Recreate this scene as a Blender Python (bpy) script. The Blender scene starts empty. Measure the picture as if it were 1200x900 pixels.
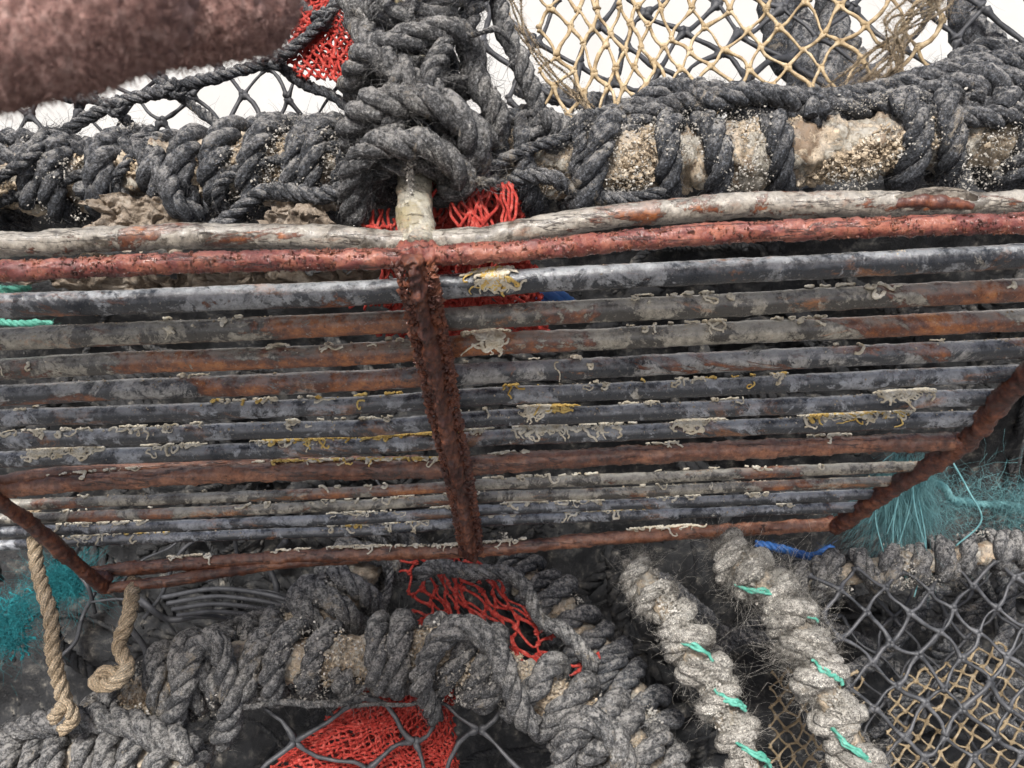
import bpy, math, random
import numpy as np
from mathutils import Vector
random.seed(7); rng=np.random.default_rng(7)
C=bpy.context.scene.collection
R=math.radians
PITCH=R(25); CAM=np.array([0,0,1.3])
FW=np.array([0,math.cos(PITCH),-math.sin(PITCH)]); UP=np.array([0,math.sin(PITCH),math.cos(PITCH)]); RT=np.array([1.,0,0])
def P(px,py,d): return CAM+RT*((px-600)/1000*d)+UP*((450-py)/1000*d)+FW*d
def PV(px,py,d):
    px,py,d=[np.asarray(a,float)[...,None] for a in np.broadcast_arrays(px,py,d)]
    return CAM+RT*((px-600)/1000*d)+UP*((450-py)/1000*d)+FW*d
# ---------- noise
def _h(i,j,k,s):
    n=(i*73856093)^(j*19349663)^(k*83492791)^(s*2654435761)
    n=(n^(n>>13))*1274126177 & 0x7fffffff
    n=(n^(n>>16))&0xffffff
    return n/float(0xffffff)*2-1
def vnoise(X,freq,seed=0):
    X=np.asarray(X)*freq+1000.; I=np.floor(X).astype(np.int64); f=X-I; f=f*f*(3-2*f)
    i,j,k=I[...,0],I[...,1],I[...,2]; fx,fy,fz=f[...,0],f[...,1],f[...,2]
    r=0
    for a in (0,1):
        for b in (0,1):
            for c in (0,1):
                w=(fx if a else 1-fx)*(fy if b else 1-fy)*(fz if c else 1-fz)
                r=r+w*_h(i+a,j+b,k+c,seed)
    return r
def fbm(X,freq,seed=0,o=3):
    r=0;a=1
    for q in range(o): r=r+a*vnoise(X,freq*2**q,seed+q*11); a*=.5
    return r
def vn3(p,f,s): return np.stack([vnoise(p,f,s),vnoise(p,f,s+10),vnoise(p,f,s+20)],-1)
# ---------- mesh builder
class MB:
    def __init__(s): s.v=[];s.f=[];s.uv=[];s.n=0
    def grid(s,V,vl=None,closed=True,us=1.0):
        N,S=V.shape[:2]
        idx=np.arange(N*S).reshape(N,S)+s.n
        if vl is None: vl=np.arange(N)*.1
        if closed:
            nx=np.roll(idx,-1,axis=1); A=idx[:-1];B=idx[1:];An=nx[:-1];Bn=nx[1:]; cols=S
        else:
            A=idx[:-1,:-1];B=idx[1:,:-1];An=idx[:-1,1:];Bn=idx[1:,1:]; cols=S-1
        F=np.stack([A,An,Bn,B],-1).reshape(-1,4)
        u0=np.arange(cols)/cols*us;u1=(np.arange(cols)+1)/cols*us
        U0=np.broadcast_to(u0,(N-1,cols));U1=np.broadcast_to(u1,(N-1,cols))
        V0=np.broadcast_to(vl[:-1,None],(N-1,cols));V1=np.broadcast_to(vl[1:,None],(N-1,cols))
        uv=np.stack([np.stack([U0,V0],-1),np.stack([U1,V0],-1),np.stack([U1,V1],-1),np.stack([U0,V1],-1)],2).reshape(-1,4,2)
        s.v.append(V.reshape(-1,3));s.f.append(F);s.uv.append(uv);s.n+=N*S
    def batch(s,V,closed=True):
        M,N,S=V.shape[:3]
        idx=np.arange(M*N*S).reshape(M,N,S)+s.n
        nx=np.roll(idx,-1,axis=2)
        F=np.stack([idx[:,:-1],nx[:,:-1],nx[:,1:],idx[:,1:]],-1).reshape(-1,4)
        uv=np.zeros((len(F),4,2))
        s.v.append(V.reshape(-1,3));s.f.append(F);s.uv.append(uv);s.n+=M*N*S
    def build(s,name,mat,parent=None,smooth=True,loc=None):
        v=np.concatenate(s.v);f=np.concatenate(s.f);uv=np.concatenate(s.uv)
        if parent is not None: o0=np.array(parent['_o']) if '_o' in parent else np.array(parent.location)
        else:
            o0=(v.min(0)+v.max(0))/2; o0[2]=v[:,2].min()
        me=bpy.data.meshes.new(name)
        me.vertices.add(len(v)); me.vertices.foreach_set('co',(v-o0).astype(np.float32).ravel())
        me.loops.add(f.size); me.loops.foreach_set('vertex_index',f.astype(np.int32).ravel())
        me.polygons.add(len(f)); me.polygons.foreach_set('loop_start',(np.arange(len(f))*4).astype(np.int32))
        me.polygons.foreach_set('use_smooth',np.full(len(f),smooth))
        l=me.uv_layers.new(name='UVMap'); l.data.foreach_set('uv',uv.astype(np.float32).ravel())
        me.update(calc_edges=True); me.validate()
        me.materials.append(mat)
        o=bpy.data.objects.new(name,me); C.objects.link(o)
        if parent is None: o.location=o0
        else: o.parent=parent
        return o
def tag(o,label,cat,group=None,kind=None):
    if label: o['label']=label
    if cat: o['category']=cat
    if group: o['group']=group
    if kind: o['kind']=kind
    return o
def thing(name,label,cat,loc,group=None):
    o=bpy.data.objects.new(name,None); C.objects.link(o); o.location=loc; o.empty_display_size=.05
    return tag(o,label,cat,group)
# ---------- curves
def smooth(pts,step):
    p=np.asarray(pts,float)
    if len(p)==2: q=p
    else:
        e=np.vstack([2*p[0]-p[1],p,2*p[-1]-p[-2]]); out=[]
        for i in range(len(p)-1):
            a,b,c,d=e[i:i+4]; t=np.linspace(0,1,24,endpoint=False)[:,None]
            out.append(.5*((2*b)+(-a+c)*t+(2*a-5*b+4*c-d)*t**2+(-a+3*b-3*c+d)*t**3))
        q=np.vstack(out+[p[-1:]])
    L=np.r_[0,np.cumsum(np.linalg.norm(np.diff(q,axis=0),axis=1))]
    n=max(3,int(L[-1]/step)+1); t=np.linspace(0,L[-1],n)
    return np.stack([np.interp(t,L,q[:,k]) for k in range(3)],1)
def tang(p):
    t=np.gradient(p,axis=0); return t/(np.linalg.norm(t,axis=1,keepdims=True)+1e-12)
def unit(a): return a/(np.linalg.norm(a,axis=-1,keepdims=True)+1e-12)
def length(p): return np.r_[0,np.cumsum(np.linalg.norm(np.diff(p,axis=0),axis=1))]
def transport(p):
    T=tang(p); n=np.zeros_like(p); a=np.array([0,0,1.]) if abs(T[0][2])<.9 else np.array([1.,0,0])
    v=a-T[0]*a.dot(T[0]); v/=np.linalg.norm(v); n[0]=v
    for i in range(1,len(p)):
        v=v-T[i]*v.dot(T[i]); v=v/(np.linalg.norm(v)+1e-12); n[i]=v
    return n
def sweep(mb,p,r,sides=10,N=None,cap=True,disp=None,flat=1.0,us=1.0):
    if N is None: N=transport(p)
    T=tang(p); N=unit(N-T*(N*T).sum(1,keepdims=True)); B=np.cross(T,N)
    r=np.broadcast_to(np.asarray(r,float),(len(p),)).copy()
    L=length(p)
    th=np.arange(sides)/sides*2*np.pi
    D=N[:,None]*np.cos(th)[None,:,None]+B[:,None]*np.sin(th)[None,:,None]*flat
    V=p[:,None]+D*r[:,None,None]
    if disp is not None: V=V+D*disp(V)[...,None]
    if cap:
        V=np.concatenate([np.repeat(V[:1].mean(1,keepdims=True),sides,1),V,np.repeat(V[-1:].mean(1,keepdims=True),sides,1)]); L=np.r_[L[0],L,L[-1]]
    mb.grid(V,L*100,us=us)
def fibres(mb,base,d,L,r,curl=.6,K=4,sag=.0,walk=0.):
    M=len(base)
    if M==0: return
    d=unit(d); t=np.linspace(0,1,K)[None,:,None]
    c=unit(rng.normal(size=(M,3))); L=np.asarray(L).reshape(M,1,1)
    p=base[:,None]+d[:,None]*t*L+c[:,None]*t**2*L*curl+np.array([0,0,-1.])*t**2*L*sag
    if walk:
        w=np.cumsum(rng.normal(size=(M,K,3)),axis=1); w=w-w[:,:1]; p=p+w*L*walk
    a=unit(np.cross(d,c)); b=unit(np.cross(d,a))
    th=np.arange(3)/3*2*np.pi
    ring=a[:,None,None]*np.cos(th)[None,None,:,None]+b[:,None,None]*np.sin(th)[None,None,:,None]
    rr=(r*(1-.75*np.linspace(0,1,K)))[None,:,None,None]
    mb.batch(p[:,:,None]+ring*rr)
def rope(mb,p,r,N=None,pitch=None,fray=0,flen=.01,strands=3,seed=0,fr=.00014,rough=.20,sides=12,walk=.12,lay=1,lump=.17,wander=.30):
    if N is None: N=transport(p)
    p=p+vn3(p,1/(r*4.5),seed+41)*r*wander
    T=tang(p); N=unit(N-T*(N*T).sum(1,keepdims=True)); B=np.cross(T,N); L=length(p)
    pitch=pitch or r*5.0
    wv=(vnoise(p,1/(r*5),seed+31)*.9)
    rv=r*(1+lump*vnoise(p,1/(r*6),seed+51))
    for k in range(strands):
        a=lay*2*np.pi*(L/pitch+k/strands)+seed+wv
        rad=N*np.cos(a)[:,None]+B*np.sin(a)[:,None]
        nn=vnoise(p+k*3.1,1/(r*1.7),seed+k)
        rs=rv*.54*(1+rough*nn)
        c=p+rad*(rv*.50*(1+rough*nn))[:,None]
        sweep(mb,c,rs,sides,N=rad,us=1,disp=lambda V:fbm(V,1/(r*.36),seed+5,3)*r*.095)
    n=int(fray*L[-1])
    if n>0:
        i=rng.integers(0,len(p),n); a=rng.random(n)*2*np.pi
        g=vnoise(p[i],60,seed+9)>-.1; i=i[g];a=a[g];n=len(i)
        D=N[i]*np.cos(a)[:,None]+B[i]*np.sin(a)[:,None]
        fibres(mb,p[i]+D*r*.9,D*.35+T[i]*rng.normal(size=(n,1))*1.3,flen*(.2+1.3*rng.random(n)**3),fr,curl=.8,K=5,walk=walk)
def straight_rope(mb,pts,r,**k):
    p=smooth([P(*q) for q in pts],r*.4); j=k.pop('jit',0)
    if j: p=p+vn3(p,25,9)*j
    rope(mb,p,r,**k)
def coil(mb,path,f0,f1,Rr,rr,pitch,seed=0,dirn=1,jr=.12,jp=.30,lean=.25,**k):
    p=smooth([P(*q) for q in path],.002); L=length(p); tot=L[-1]
    N=transport(p)
    l=(f1-f0)*tot; turns=l/pitch; n=int(turns*math.hypot(2*np.pi*Rr,pitch)/(rr*.36))+4
    s=np.linspace(f0*tot,f1*tot,n)
    q=np.stack([np.interp(s,L,p[:,i]) for i in range(3)],1); n0=unit(np.stack([np.interp(s,L,N[:,i]) for i in range(3)],1))
    T=unit(np.stack([np.interp(s,L,tang(p)[:,i]) for i in range(3)],1)); B=np.cross(T,n0)
    ss=np.stack([s*30,s*0+seed,s*0],1)
    ang=dirn*(2*np.pi*s/pitch)+seed+1.0*vnoise(ss,1.,seed)
    rad=n0*np.cos(ang)[:,None]+B*np.sin(ang)[:,None]
    c=q+rad*(Rr*(1+jr*vnoise(ss*2.3,1.,seed+4)))[:,None]+T*(pitch*jp*vnoise(ss*3.1,1.,seed+8))[:,None]
    c=c+T*(np.cos(ang*1+1)*pitch*lean*(1+.8*vnoise(ss*1.7,1.,seed+14)))[:,None]
    rope(mb,c,rr,N=rad,seed=seed,**k)
def knot(mb,c,size,rr,rot=0,seed=0,**k):
    t=np.linspace(0,2*np.pi*.97,160)
    q=np.stack([(2+np.cos(3*t))*np.cos(2*t),np.sin(3*t)*1.2,(2+np.cos(3*t))*np.sin(2*t)*.8],1)*size/3
    ca,sa=math.cos(rot),math.sin(rot)
    q=np.stack([q[:,0]*ca-q[:,2]*sa,q[:,1],q[:,0]*sa+q[:,2]*ca],1)
    rope(mb,smooth(c+q,rr*.4),rr,seed=seed,**k)
def net(mb,S,nu,nv,r,jit=.12,sides=5,knots=1.9,seed=0,drop=0.,slack=.07):
    rg=np.random.default_rng(seed)
    J=rg.normal(size=(nu+2,nv+2,2))*jit
    def nd(i,j):
        return (i+J[i,j,0])/nu,(j+J[i,j,1])/nv
    A=[];Bn=[]
    for i in range(nu+1):
        for j in range(nv):
            if (i+j)%2: continue
            for di in (-1,1):
                if 0<=i+di<=nu and rg.random()>=drop:
                    A.append(nd(i,j)); Bn.append(nd(i+di,j+1))
    A=np.array(A);Bn=np.array(Bn); K=11; t=np.array([0,.03,.08,.14,.3,.5,.7,.86,.92,.97,1])
    uv=A[:,None]*(1-t)[None,:,None]+Bn[:,None]*t[None,:,None]
    p=S(uv[...,0],uv[...,1])
    M=len(A)
    seg=np.linalg.norm(p[:,-1]-p[:,0],axis=1)
    w=unit(rg.normal(size=(M,3)))*seg[:,None]*slack*(.4+1.2*rg.random((M,1)))
    w2=unit(rg.normal(size=(M,3)))*seg[:,None]*slack*.4
    p=p+w[:,None]*np.sin(np.pi*t)[None,:,None]+w2[:,None]*np.sin(2*np.pi*t)[None,:,None]
    T=unit(np.gradient(p,axis=1)); a=unit(np.cross(T,np.array([.31,.9,.2]))); b=np.cross(T,a)
    th=np.arange(sides)/sides*2*np.pi
    prof=r*np.array([0.4,knots,knots,1.15,1,1,1,1.15,knots,knots,.4])
    rr=prof[None,:,None,None]*(1+.12*rg.normal(size=(M,1,1,1)))*(1+.12*rg.normal(size=(M,K,1,1)))
    V=p[:,:,None]+(a[:,:,None]*np.cos(th)[None,None,:,None]+b[:,:,None]*np.sin(th)[None,None,:,None])*rr
    mb.batch(V)
def patch(c,bul=.01,fr=8,seed=0,crump=0.):
    q=[P(*k) for k in c]
    def S(u,v):
        u=u[...,None];v=v[...,None]
        p=q[0]*(1-u)*(1-v)+q[1]*u*(1-v)+q[2]*u*v+q[3]*(1-u)*v
        o=vn3(p,fr,seed)*bul
        if crump: o=o+vn3(p,fr*5,seed+3)*crump
        return p+o
    return S
def flakes(mb,c,size):
    M=len(c); th=np.arange(5)/5*2*np.pi; ph=np.linspace(0,np.pi,4)
    D=np.stack([np.sin(ph)[:,None]*np.cos(th),np.sin(ph)[:,None]*np.sin(th),np.cos(ph)[:,None]*np.ones(5)],-1)[None]
    sc=size.reshape(M,1,1,1)*(.35+1.3*rng.random((M,1,1,3))**1.5)
    V=D*sc*(.6+.9*rng.random((M,4,5,1)))
    V[:,0]=V[:,0].mean(1,keepdims=True);V[:,-1]=V[:,-1].mean(1,keepdims=True)
    ax=unit(rng.normal(size=(M,3)));bx=unit(np.cross(ax,rng.normal(size=(M,3))));cx=np.cross(ax,bx)
    Rm=np.stack([ax,bx,cx],-1)
    V=np.einsum('mij,mabj->mabi',Rm,V)+c[:,None,None]
    mb.batch(V)
# ---------- materials
def M_(name):
    m=bpy.data.materials.new(name); m.use_nodes=True; nt=m.node_tree
    return m,nt,nt.nodes['Principled BSDF']
def nz(nt,scale,detail=6,rough=.6,vec=None,dist=0.):
    n=nt.nodes.new('ShaderNodeTexNoise'); n.inputs['Scale'].default_value=scale; n.inputs['Detail'].default_value=detail; n.inputs['Roughness'].default_value=rough; n.inputs['Distortion'].default_value=dist
    if vec: nt.links.new(vec,n.inputs['Vector'])
    return n.outputs['Fac']
def ramp(nt,fac,stops,interp='LINEAR'):
    r=nt.nodes.new('ShaderNodeValToRGB'); r.color_ramp.interpolation=interp
    e=r.color_ramp.elements
    while len(e)<len(stops): e.new(.5)
    for k,(p,c) in enumerate(stops):
        e[k].position=p; e[k].color=(*c,1) if not isinstance(c,float) else (c,c,c,1)
    nt.links.new(fac,r.inputs[0]); return r.outputs[0]
def mix(nt,f,a,b,mode='MIX'):
    m=nt.nodes.new('ShaderNodeMix'); m.data_type='RGBA'; m.blend_type=mode
    for s,v in ((m.inputs[0],f),(m.inputs[6],a),(m.inputs[7],b)):
        if hasattr(v,'links'): nt.links.new(v,s)
        elif isinstance(v,tuple): s.default_value=(*v,1)
        else: s.default_value=v
    return m.outputs[2]
def math_(nt,op,a,b=None):
    m=nt.nodes.new('ShaderNodeMath'); m.operation=op
    for s,v in ((m.inputs[0],a),(m.inputs[1],b)):
        if v is None: continue
        if hasattr(v,'links'): nt.links.new(v,s)
        else: s.default_value=v
    return m.outputs[0]
def coords(nt,scale=(1,1,1),kind='Object'):
    t=nt.nodes.new('ShaderNodeTexCoord'); mp=nt.nodes.new('ShaderNodeMapping'); mp.inputs['Scale'].default_value=scale
    nt.links.new(t.outputs[kind],mp.inputs[0]); return mp.outputs[0]
def bump(nt,h,strength,dist,prev=None):
    b=nt.nodes.new('ShaderNodeBump'); b.inputs['Strength'].default_value=strength; b.inputs['Distance'].default_value=dist
    nt.links.new(h,b.inputs['Height'])
    if prev: nt.links.new(prev,b.inputs['Normal'])
    return b.outputs[0]
def metal(name,paint=(.03,.034,.04),worn=(.17,.17,.165),wornf=.5,rust=.5,crust=.5,rustc=None,crack=0.,topc=(.24,.23,.21),toplit=.5,stain=.5,coat=.5,speck=.4,stainc=(.48,.17,.03),rb=1.):
    rustc=rustc or [(.0,(.045,.014,.008)),(.3,(.14,.042,.016)),(.58,(.38,.125,.028)),(1.,(.62,.30,.10))]
    m,nt,b=M_(name); v=coords(nt,(.45,1,1)); v0=coords(nt)
    A=nz(nt,38,10,.74,v0,.4)
    wf=ramp(nt,A,[(.60-.2*wornf,0.),(.635-.2*wornf,1.)])
    wc=mix(nt,ramp(nt,nz(nt,190,8,.8,v0),[(.35,0.),(.65,1.)]),(worn[0]*.35,worn[1]*.35,worn[2]*.35),(worn[0]*1.7,worn[1]*1.7,worn[2]*1.7))
    col=mix(nt,wf,paint,wc)
    st=ramp(nt,nz(nt,26,11,.8,v,.8),[(.55,0.),(.63,1.)])
    col=mix(nt,math_(nt,'MULTIPLY',st,stain),col,stainc)
    K=nz(nt,17,11,.72,v,.5); c0=.68-.33*rust
    if rust>-.5:
        kf=ramp(nt,K,[(max(0,c0-.008),0.),(min(1,c0+.008),1.)])
        mr=nt.nodes.new('ShaderNodeMapRange'); mr.inputs[1].default_value=c0; mr.inputs[2].default_value=min(c0+.2,.8)
        nt.links.new(K,mr.inputs[0]); kk=math_(nt,'ADD',math_(nt,'MULTIPLY',mr.outputs[0],.6),math_(nt,'MULTIPLY',math_(nt,'SUBTRACT',nz(nt,110,9,.78,v0),.38),1.8))
        col=mix(nt,kf,col,ramp(nt,kk,rustc))
    else: kf=math_(nt,'MULTIPLY',K,0.)
    f2=ramp(nt,nz(nt,46,11,.78,v0,.6),[(.665-.09*crust,0.),(.68-.09*crust,1.)])
    cc=ramp(nt,nz(nt,300,4,.7,v0),[(.3,(.18,.15,.11)),(.5,(.46,.43,.36)),(.7,(.74,.71,.64))])
    col=mix(nt,math_(nt,'MULTIPLY',f2,.9),col,cc)
    f3=ramp(nt,nz(nt,520,5,.75,v0),[(.60,0.),(.64,1.)])
    col=mix(nt,math_(nt,'MULTIPLY',f3,speck),col,(.46,.42,.35))
    f4=ramp(nt,nz(nt,330,6,.78,v0),[(.36,1.),(.42,0.)])
    col=mix(nt,math_(nt,'MULTIPLY',f4,.8),col,(.010,.007,.007))
    g=nt.nodes.new('ShaderNodeNewGeometry'); s3=nt.nodes.new('ShaderNodeSeparateXYZ'); nt.links.new(g.outputs['Normal'],s3.inputs[0])
    topm=math_(nt,'MULTIPLY',ramp(nt,s3.outputs[2],[(.15,0.),(.8,1.)]),ramp(nt,nz(nt,75,10,.8,v0),[(.42,0.),(.54,1.)]))  # patchy pale tops: dry dust, plus light from above painted into the colour
    col=mix(nt,math_(nt,'MULTIPLY',topm,toplit),col,topc)
    h=math_(nt,'ADD',math_(nt,'MULTIPLY',kf,.6),f2)
    if crack:
        v2=coords(nt,(.12,1,1)); ck=math_(nt,'ABSOLUTE',math_(nt,'SUBTRACT',nz(nt,75,5,.6,v2,.3),.5))
        cf=ramp(nt,ck,[(0.,1.),(.018*crack,0.)]); col=mix(nt,math_(nt,'MULTIPLY',cf,.8),col,(.02,.010,.007)); h=math_(nt,'SUBTRACT',h,math_(nt,'MULTIPLY',cf,1.5))
    nt.links.new(col,b.inputs['Base Color'])
    ro=ramp(nt,nz(nt,60,7,.7,v0),[(.35,.2),(.65,.5)]); nt.links.new(math_(nt,'ADD',ro,math_(nt,'MULTIPLY',kf,.12)),b.inputs['Roughness'])
    b.inputs['Coat Roughness'].default_value=.09
    nt.links.new(math_(nt,'MULTIPLY',ramp(nt,nz(nt,30,6,.7,v0),[(.36,0.),(.48,1.)]),coat),b.inputs['Coat Weight'])
    n=bump(nt,h,.8,.0007*rb); n=bump(nt,nz(nt,260,9,.8,v0),.8,.0010*rb,n); n=bump(nt,nz(nt,1200,4,.7,v0),.45,.0005*rb,n)
    nt.links.new(n,b.inputs['Normal']); nt.links.new(bump(nt,nz(nt,220,8,.78,v0),.5,.0008*rb),b.inputs['Coat Normal']); return m
def ropemat(name,stops,dirt=(.36,.31,.24),dirtf=.35,rough=.8,yarn=1.,topk=.25,topc=(.42,.405,.38),cont=1.):
    m,nt,b=M_(name); v0=coords(nt); uv=coords(nt,(1,1,1),'UV')
    col=ramp(nt,nz(nt,38,9,.75,v0),stops)
    sep=nt.nodes.new('ShaderNodeSeparateXYZ'); nt.links.new(uv,sep.inputs[0])
    s=math_(nt,'ADD',math_(nt,'MULTIPLY',sep.outputs[0],8*2*math.pi),math_(nt,'MULTIPLY',sep.outputs[1],9.))
    s=math_(nt,'ADD',s,math_(nt,'MULTIPLY',nz(nt,200,4,.7,v0),12.))
    w=math_(nt,'ADD',math_(nt,'MULTIPLY',math_(nt,'SINE',s),.5),.5)
    fine=nz(nt,900,6,.8,v0); med=nz(nt,230,8,.82,v0)
    col=mix(nt,.5*yarn,col,mix(nt,1.,col,ramp(nt,w,[(0.,.35),(.7,1.25)]),'MULTIPLY'))
    col=mix(nt,1.*cont,col,mix(nt,1.,col,ramp(nt,fine,[(.36,.25),(.5,.9),(.64,3.4)]),'MULTIPLY'))
    col=mix(nt,.85*cont,col,mix(nt,1.,col,ramp(nt,med,[(.36,.35),(.5,.98),(.66,2.3)]),'MULTIPLY'))
    df=ramp(nt,nz(nt,30,11,.8,v0,.5),[(.70-.3*dirtf,0.),(.73-.3*dirtf,1.)])
    dc=mix(nt,fine,(dirt[0]*.25,dirt[1]*.25,dirt[2]*.25),(dirt[0]*2.,dirt[1]*2.,dirt[2]*2.))
    col=mix(nt,math_(nt,'MULTIPLY',df,.7),col,dc)
    g=nt.nodes.new('ShaderNodeNewGeometry'); s3=nt.nodes.new('ShaderNodeSeparateXYZ'); nt.links.new(g.outputs['Normal'],s3.inputs[0])
    topm=math_(nt,'MULTIPLY',math_(nt,'MULTIPLY',ramp(nt,s3.outputs[2],[(.1,0.),(.9,1.)]),topk*2.1),ramp(nt,med,[(.47,0.),(.58,1.)]))  # patchy paler tint on faces that point upward
    col=mix(nt,topm,col,topc)
    nt.links.new(col,b.inputs['Base Color'])
    b.inputs['Roughness'].default_value=rough; b.inputs['Specular IOR Level'].default_value=.45
    n=bump(nt,w,.8*yarn,.0012); n=bump(nt,med,1.,.0020,n); n=bump(nt,fine,1.,.0010,n); nt.links.new(n,b.inputs['Normal'])
    return m
def simple(name,stops,scale=60,rough=.75,bs=.5,bd=.001):
    m,nt,b=M_(name); v0=coords(nt)
    nt.links.new(ramp(nt,nz(nt,scale,7,.7,v0),stops),b.inputs['Base Color']); b.inputs['Roughness'].default_value=rough
    nt.links.new(bump(nt,nz(nt,scale*6,5,.7,v0),bs,bd),b.inputs['Normal']); return m
BL=(.014,.019,.027); LITC=(.46,.475,.49)
m_rod=[metal('coated_rod_a',BL,(.25,.26,.27),.42,.26,.45,topc=LITC,toplit=.6,stain=.65,coat=1.),metal('coated_rod_b',(.045,.04,.032),(.30,.275,.22),.62,.48,.4,topc=(.46,.44,.38),toplit=.55,stain=.7,coat=1.),
       metal('coated_rod_c',(.018,.022,.028),(.28,.275,.26),.5,.38,.5,topc=LITC,toplit=.55,stain=.7,coat=1.),metal('coated_rod_d',BL,(.25,.265,.285),.42,.10,.55,topc=LITC,toplit=.62,stain=.5,coat=1.)]
m_grey=metal('weathered_grey_paint',(.085,.072,.055),(.26,.235,.195),.85,.40,.3,crack=.5,toplit=.5,topc=(.40,.38,.34),stain=.45,coat=.5,stainc=(.28,.11,.04))
RC=[(.0,(.016,.004,.004)),(.35,(.070,.011,.010)),(.65,(.155,.028,.020)),(1.,(.38,.13,.075))]
m_red=metal('red_brown_rust',(.035,.007,.006),(.11,.030,.022),.3,1.1,-.4,rustc=RC,crack=.9,toplit=.22,topc=(.30,.125,.105),stain=.18,coat=.7,speck=.18,stainc=(.32,.085,.03),rb=1.4)
RB=[(.0,(.014,.007,.006)),(.35,(.055,.019,.012)),(.7,(.16,.054,.025)),(1.,(.38,.16,.08))]
m_rust=metal('brown_rust',(.03,.015,.011),(.2,.12,.08),.3,1.1,.1,rustc=RB,crack=.8,toplit=.35,topc=(.30,.19,.14),stain=.2,coat=.8,speck=.2,stainc=(.34,.12,.04),rb=1.2)
RD=[(.0,(.005,.0025,.0025)),(.4,(.026,.008,.006)),(.75,(.08,.022,.013)),(1.,(.22,.07,.03))]
m_drust=metal('dark_crusty_rust',(.010,.005,.004),(.05,.025,.018),.2,1.2,-.6,rustc=RD,toplit=.08,topc=(.2,.1,.07),stain=.0,coat=.5,speck=.08)
m_up=metal('cream_yellow_paint',(.32,.27,.15),(.46,.43,.34),.7,.25,.8,crack=.3,coat=.2,stain=.5)
m_rail=metal('crusty_beige_rail',(.24,.17,.11),(.50,.41,.30),.8,-1.,1.7,coat=.0,stain=.25,stainc=(.24,.14,.07),rb=1.6)
m_black=ropemat('black_rope',[(.3,(.018,.021,.027)),(.5,(.066,.071,.080)),(.7,(.19,.19,.195))],dirtf=.36,topk=.48)
m_grey_rope=ropemat('grey_rope',[(.3,(.032,.035,.039)),(.5,(.112,.113,.115)),(.7,(.29,.28,.26))],dirtf=.40,topk=.55)
m_fray=ropemat('frayed_beige_rope',[(.3,(.17,.16,.14)),(.5,(.34,.32,.285)),(.7,(.56,.54,.49))],dirtf=.33,yarn=.7,topk=.4,topc=(.55,.53,.48),cont=.9)
m_tan=ropemat('tan_rope',[(.3,(.34,.25,.15)),(.5,(.54,.42,.28)),(.7,(.68,.57,.42))],dirtf=.05,topk=.1,cont=.45)
m_tannet=simple('tan_twine',[(.3,(.18,.12,.06)),(.5,(.40,.30,.17)),(.7,(.60,.49,.33))],160)
m_tannet2=simple('darker_tan_twine',[(.3,(.12,.085,.045)),(.5,(.27,.205,.12)),(.7,(.42,.34,.23))],160)  # the tan twine again, darker overall
m_blacknet=simple('black_twine',[(.3,(.012,.013,.016)),(.7,(.08,.082,.088))],60,.55)
m_greynet=simple('grey_twine',[(.3,(.016,.018,.021)),(.7,(.11,.112,.12))],60,.45)
m_rednet=simple('red_twine',[(.3,(.20,.014,.010)),(.5,(.46,.040,.028)),(.72,(.68,.18,.14))],260,.9,.9,.001)
m_teal=simple('teal_fibre',[(.3,(.04,.15,.17)),(.7,(.20,.40,.41))],60,.85)
m_turq=simple('turquoise_fibre',[(.3,(.0,.10,.12)),(.7,(.03,.30,.33))],60,.85)
m_green=simple('green_twine',[(.3,(.03,.22,.15)),(.7,(.17,.50,.40))],160,.6)
m_blue=simple('blue_rope',[(.3,(.01,.05,.20)),(.7,(.04,.16,.42))],60,.6)
m_worm=simple('cream_worm_tube',[(.35,(.50,.42,.28)),(.65,(.90,.85,.72))],160,.75)
m_yworm=simple('yellow_worm_tube',[(.35,(.58,.34,.06)),(.65,(.86,.66,.25))],160,.7)
m_crust=simple('pale_crust',[(.3,(.16,.115,.07)),(.5,(.42,.34,.24)),(.7,(.74,.68,.57))],110,.9)
m_grit=simple('pale_grit',[(.3,(.16,.15,.13)),(.5,(.36,.34,.30)),(.7,(.68,.66,.61))],70,.9)
m_cloth=simple('beige_debris',[(.3,(.12,.09,.06)),(.5,(.38,.31,.24)),(.7,(.62,.56,.48))],90,.9,1.,.003)
m_pile=simple('dark_pile',[(.3,(.007,.008,.009)),(.52,(.026,.027,.029)),(.62,(.09,.086,.078)),(.72,(.36,.33,.28))],60,.6,1.,.003)
m_wall=simple('white_painted_wall',[(.3,(.64,.635,.61)),(.7,(.74,.735,.71))],3,.8,.1)
m_ground=simple('wet_concrete',[(.3,(.08,.08,.078)),(.7,(.2,.19,.18))],6,.7)

# ================= setting
mb=MB()
def quad(a,b,c,d,n=2):
    V=np.zeros((n,n,3)); u=np.linspace(0,1,n)
    a,b,c,d=map(np.array,(a,b,c,d))
    for i in range(n):
        for j in range(n): V[i,j]=a*(1-u[i])*(1-u[j])+b*(1-u[i])*u[j]+c*u[i]*u[j]+d*u[i]*(1-u[j])
    return V
mb.grid(quad((-30,-30,0.),(30,-30,0.),(30,30,0.),(-30,30,0.)).astype(float),closed=False)
tag(mb.build('ground',m_ground),'wet grey concrete quay under the stacked creels','ground',kind='structure')
mb=MB(); V=quad((-4,2.6,0.),(4,2.6,0.),(4,2.6,3.),(-4,2.6,3.)).astype(float); mb.grid(V,closed=False)
V2=V+np.array([0,.2,0]); mb.grid(V2[:, ::-1],closed=False)
mb.grid(np.stack([V[-1],V2[-1]]),closed=False)
tag(mb.build('wall',m_wall,smooth=False),'bright white wall behind the stacked creels','wall',kind='structure')

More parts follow.
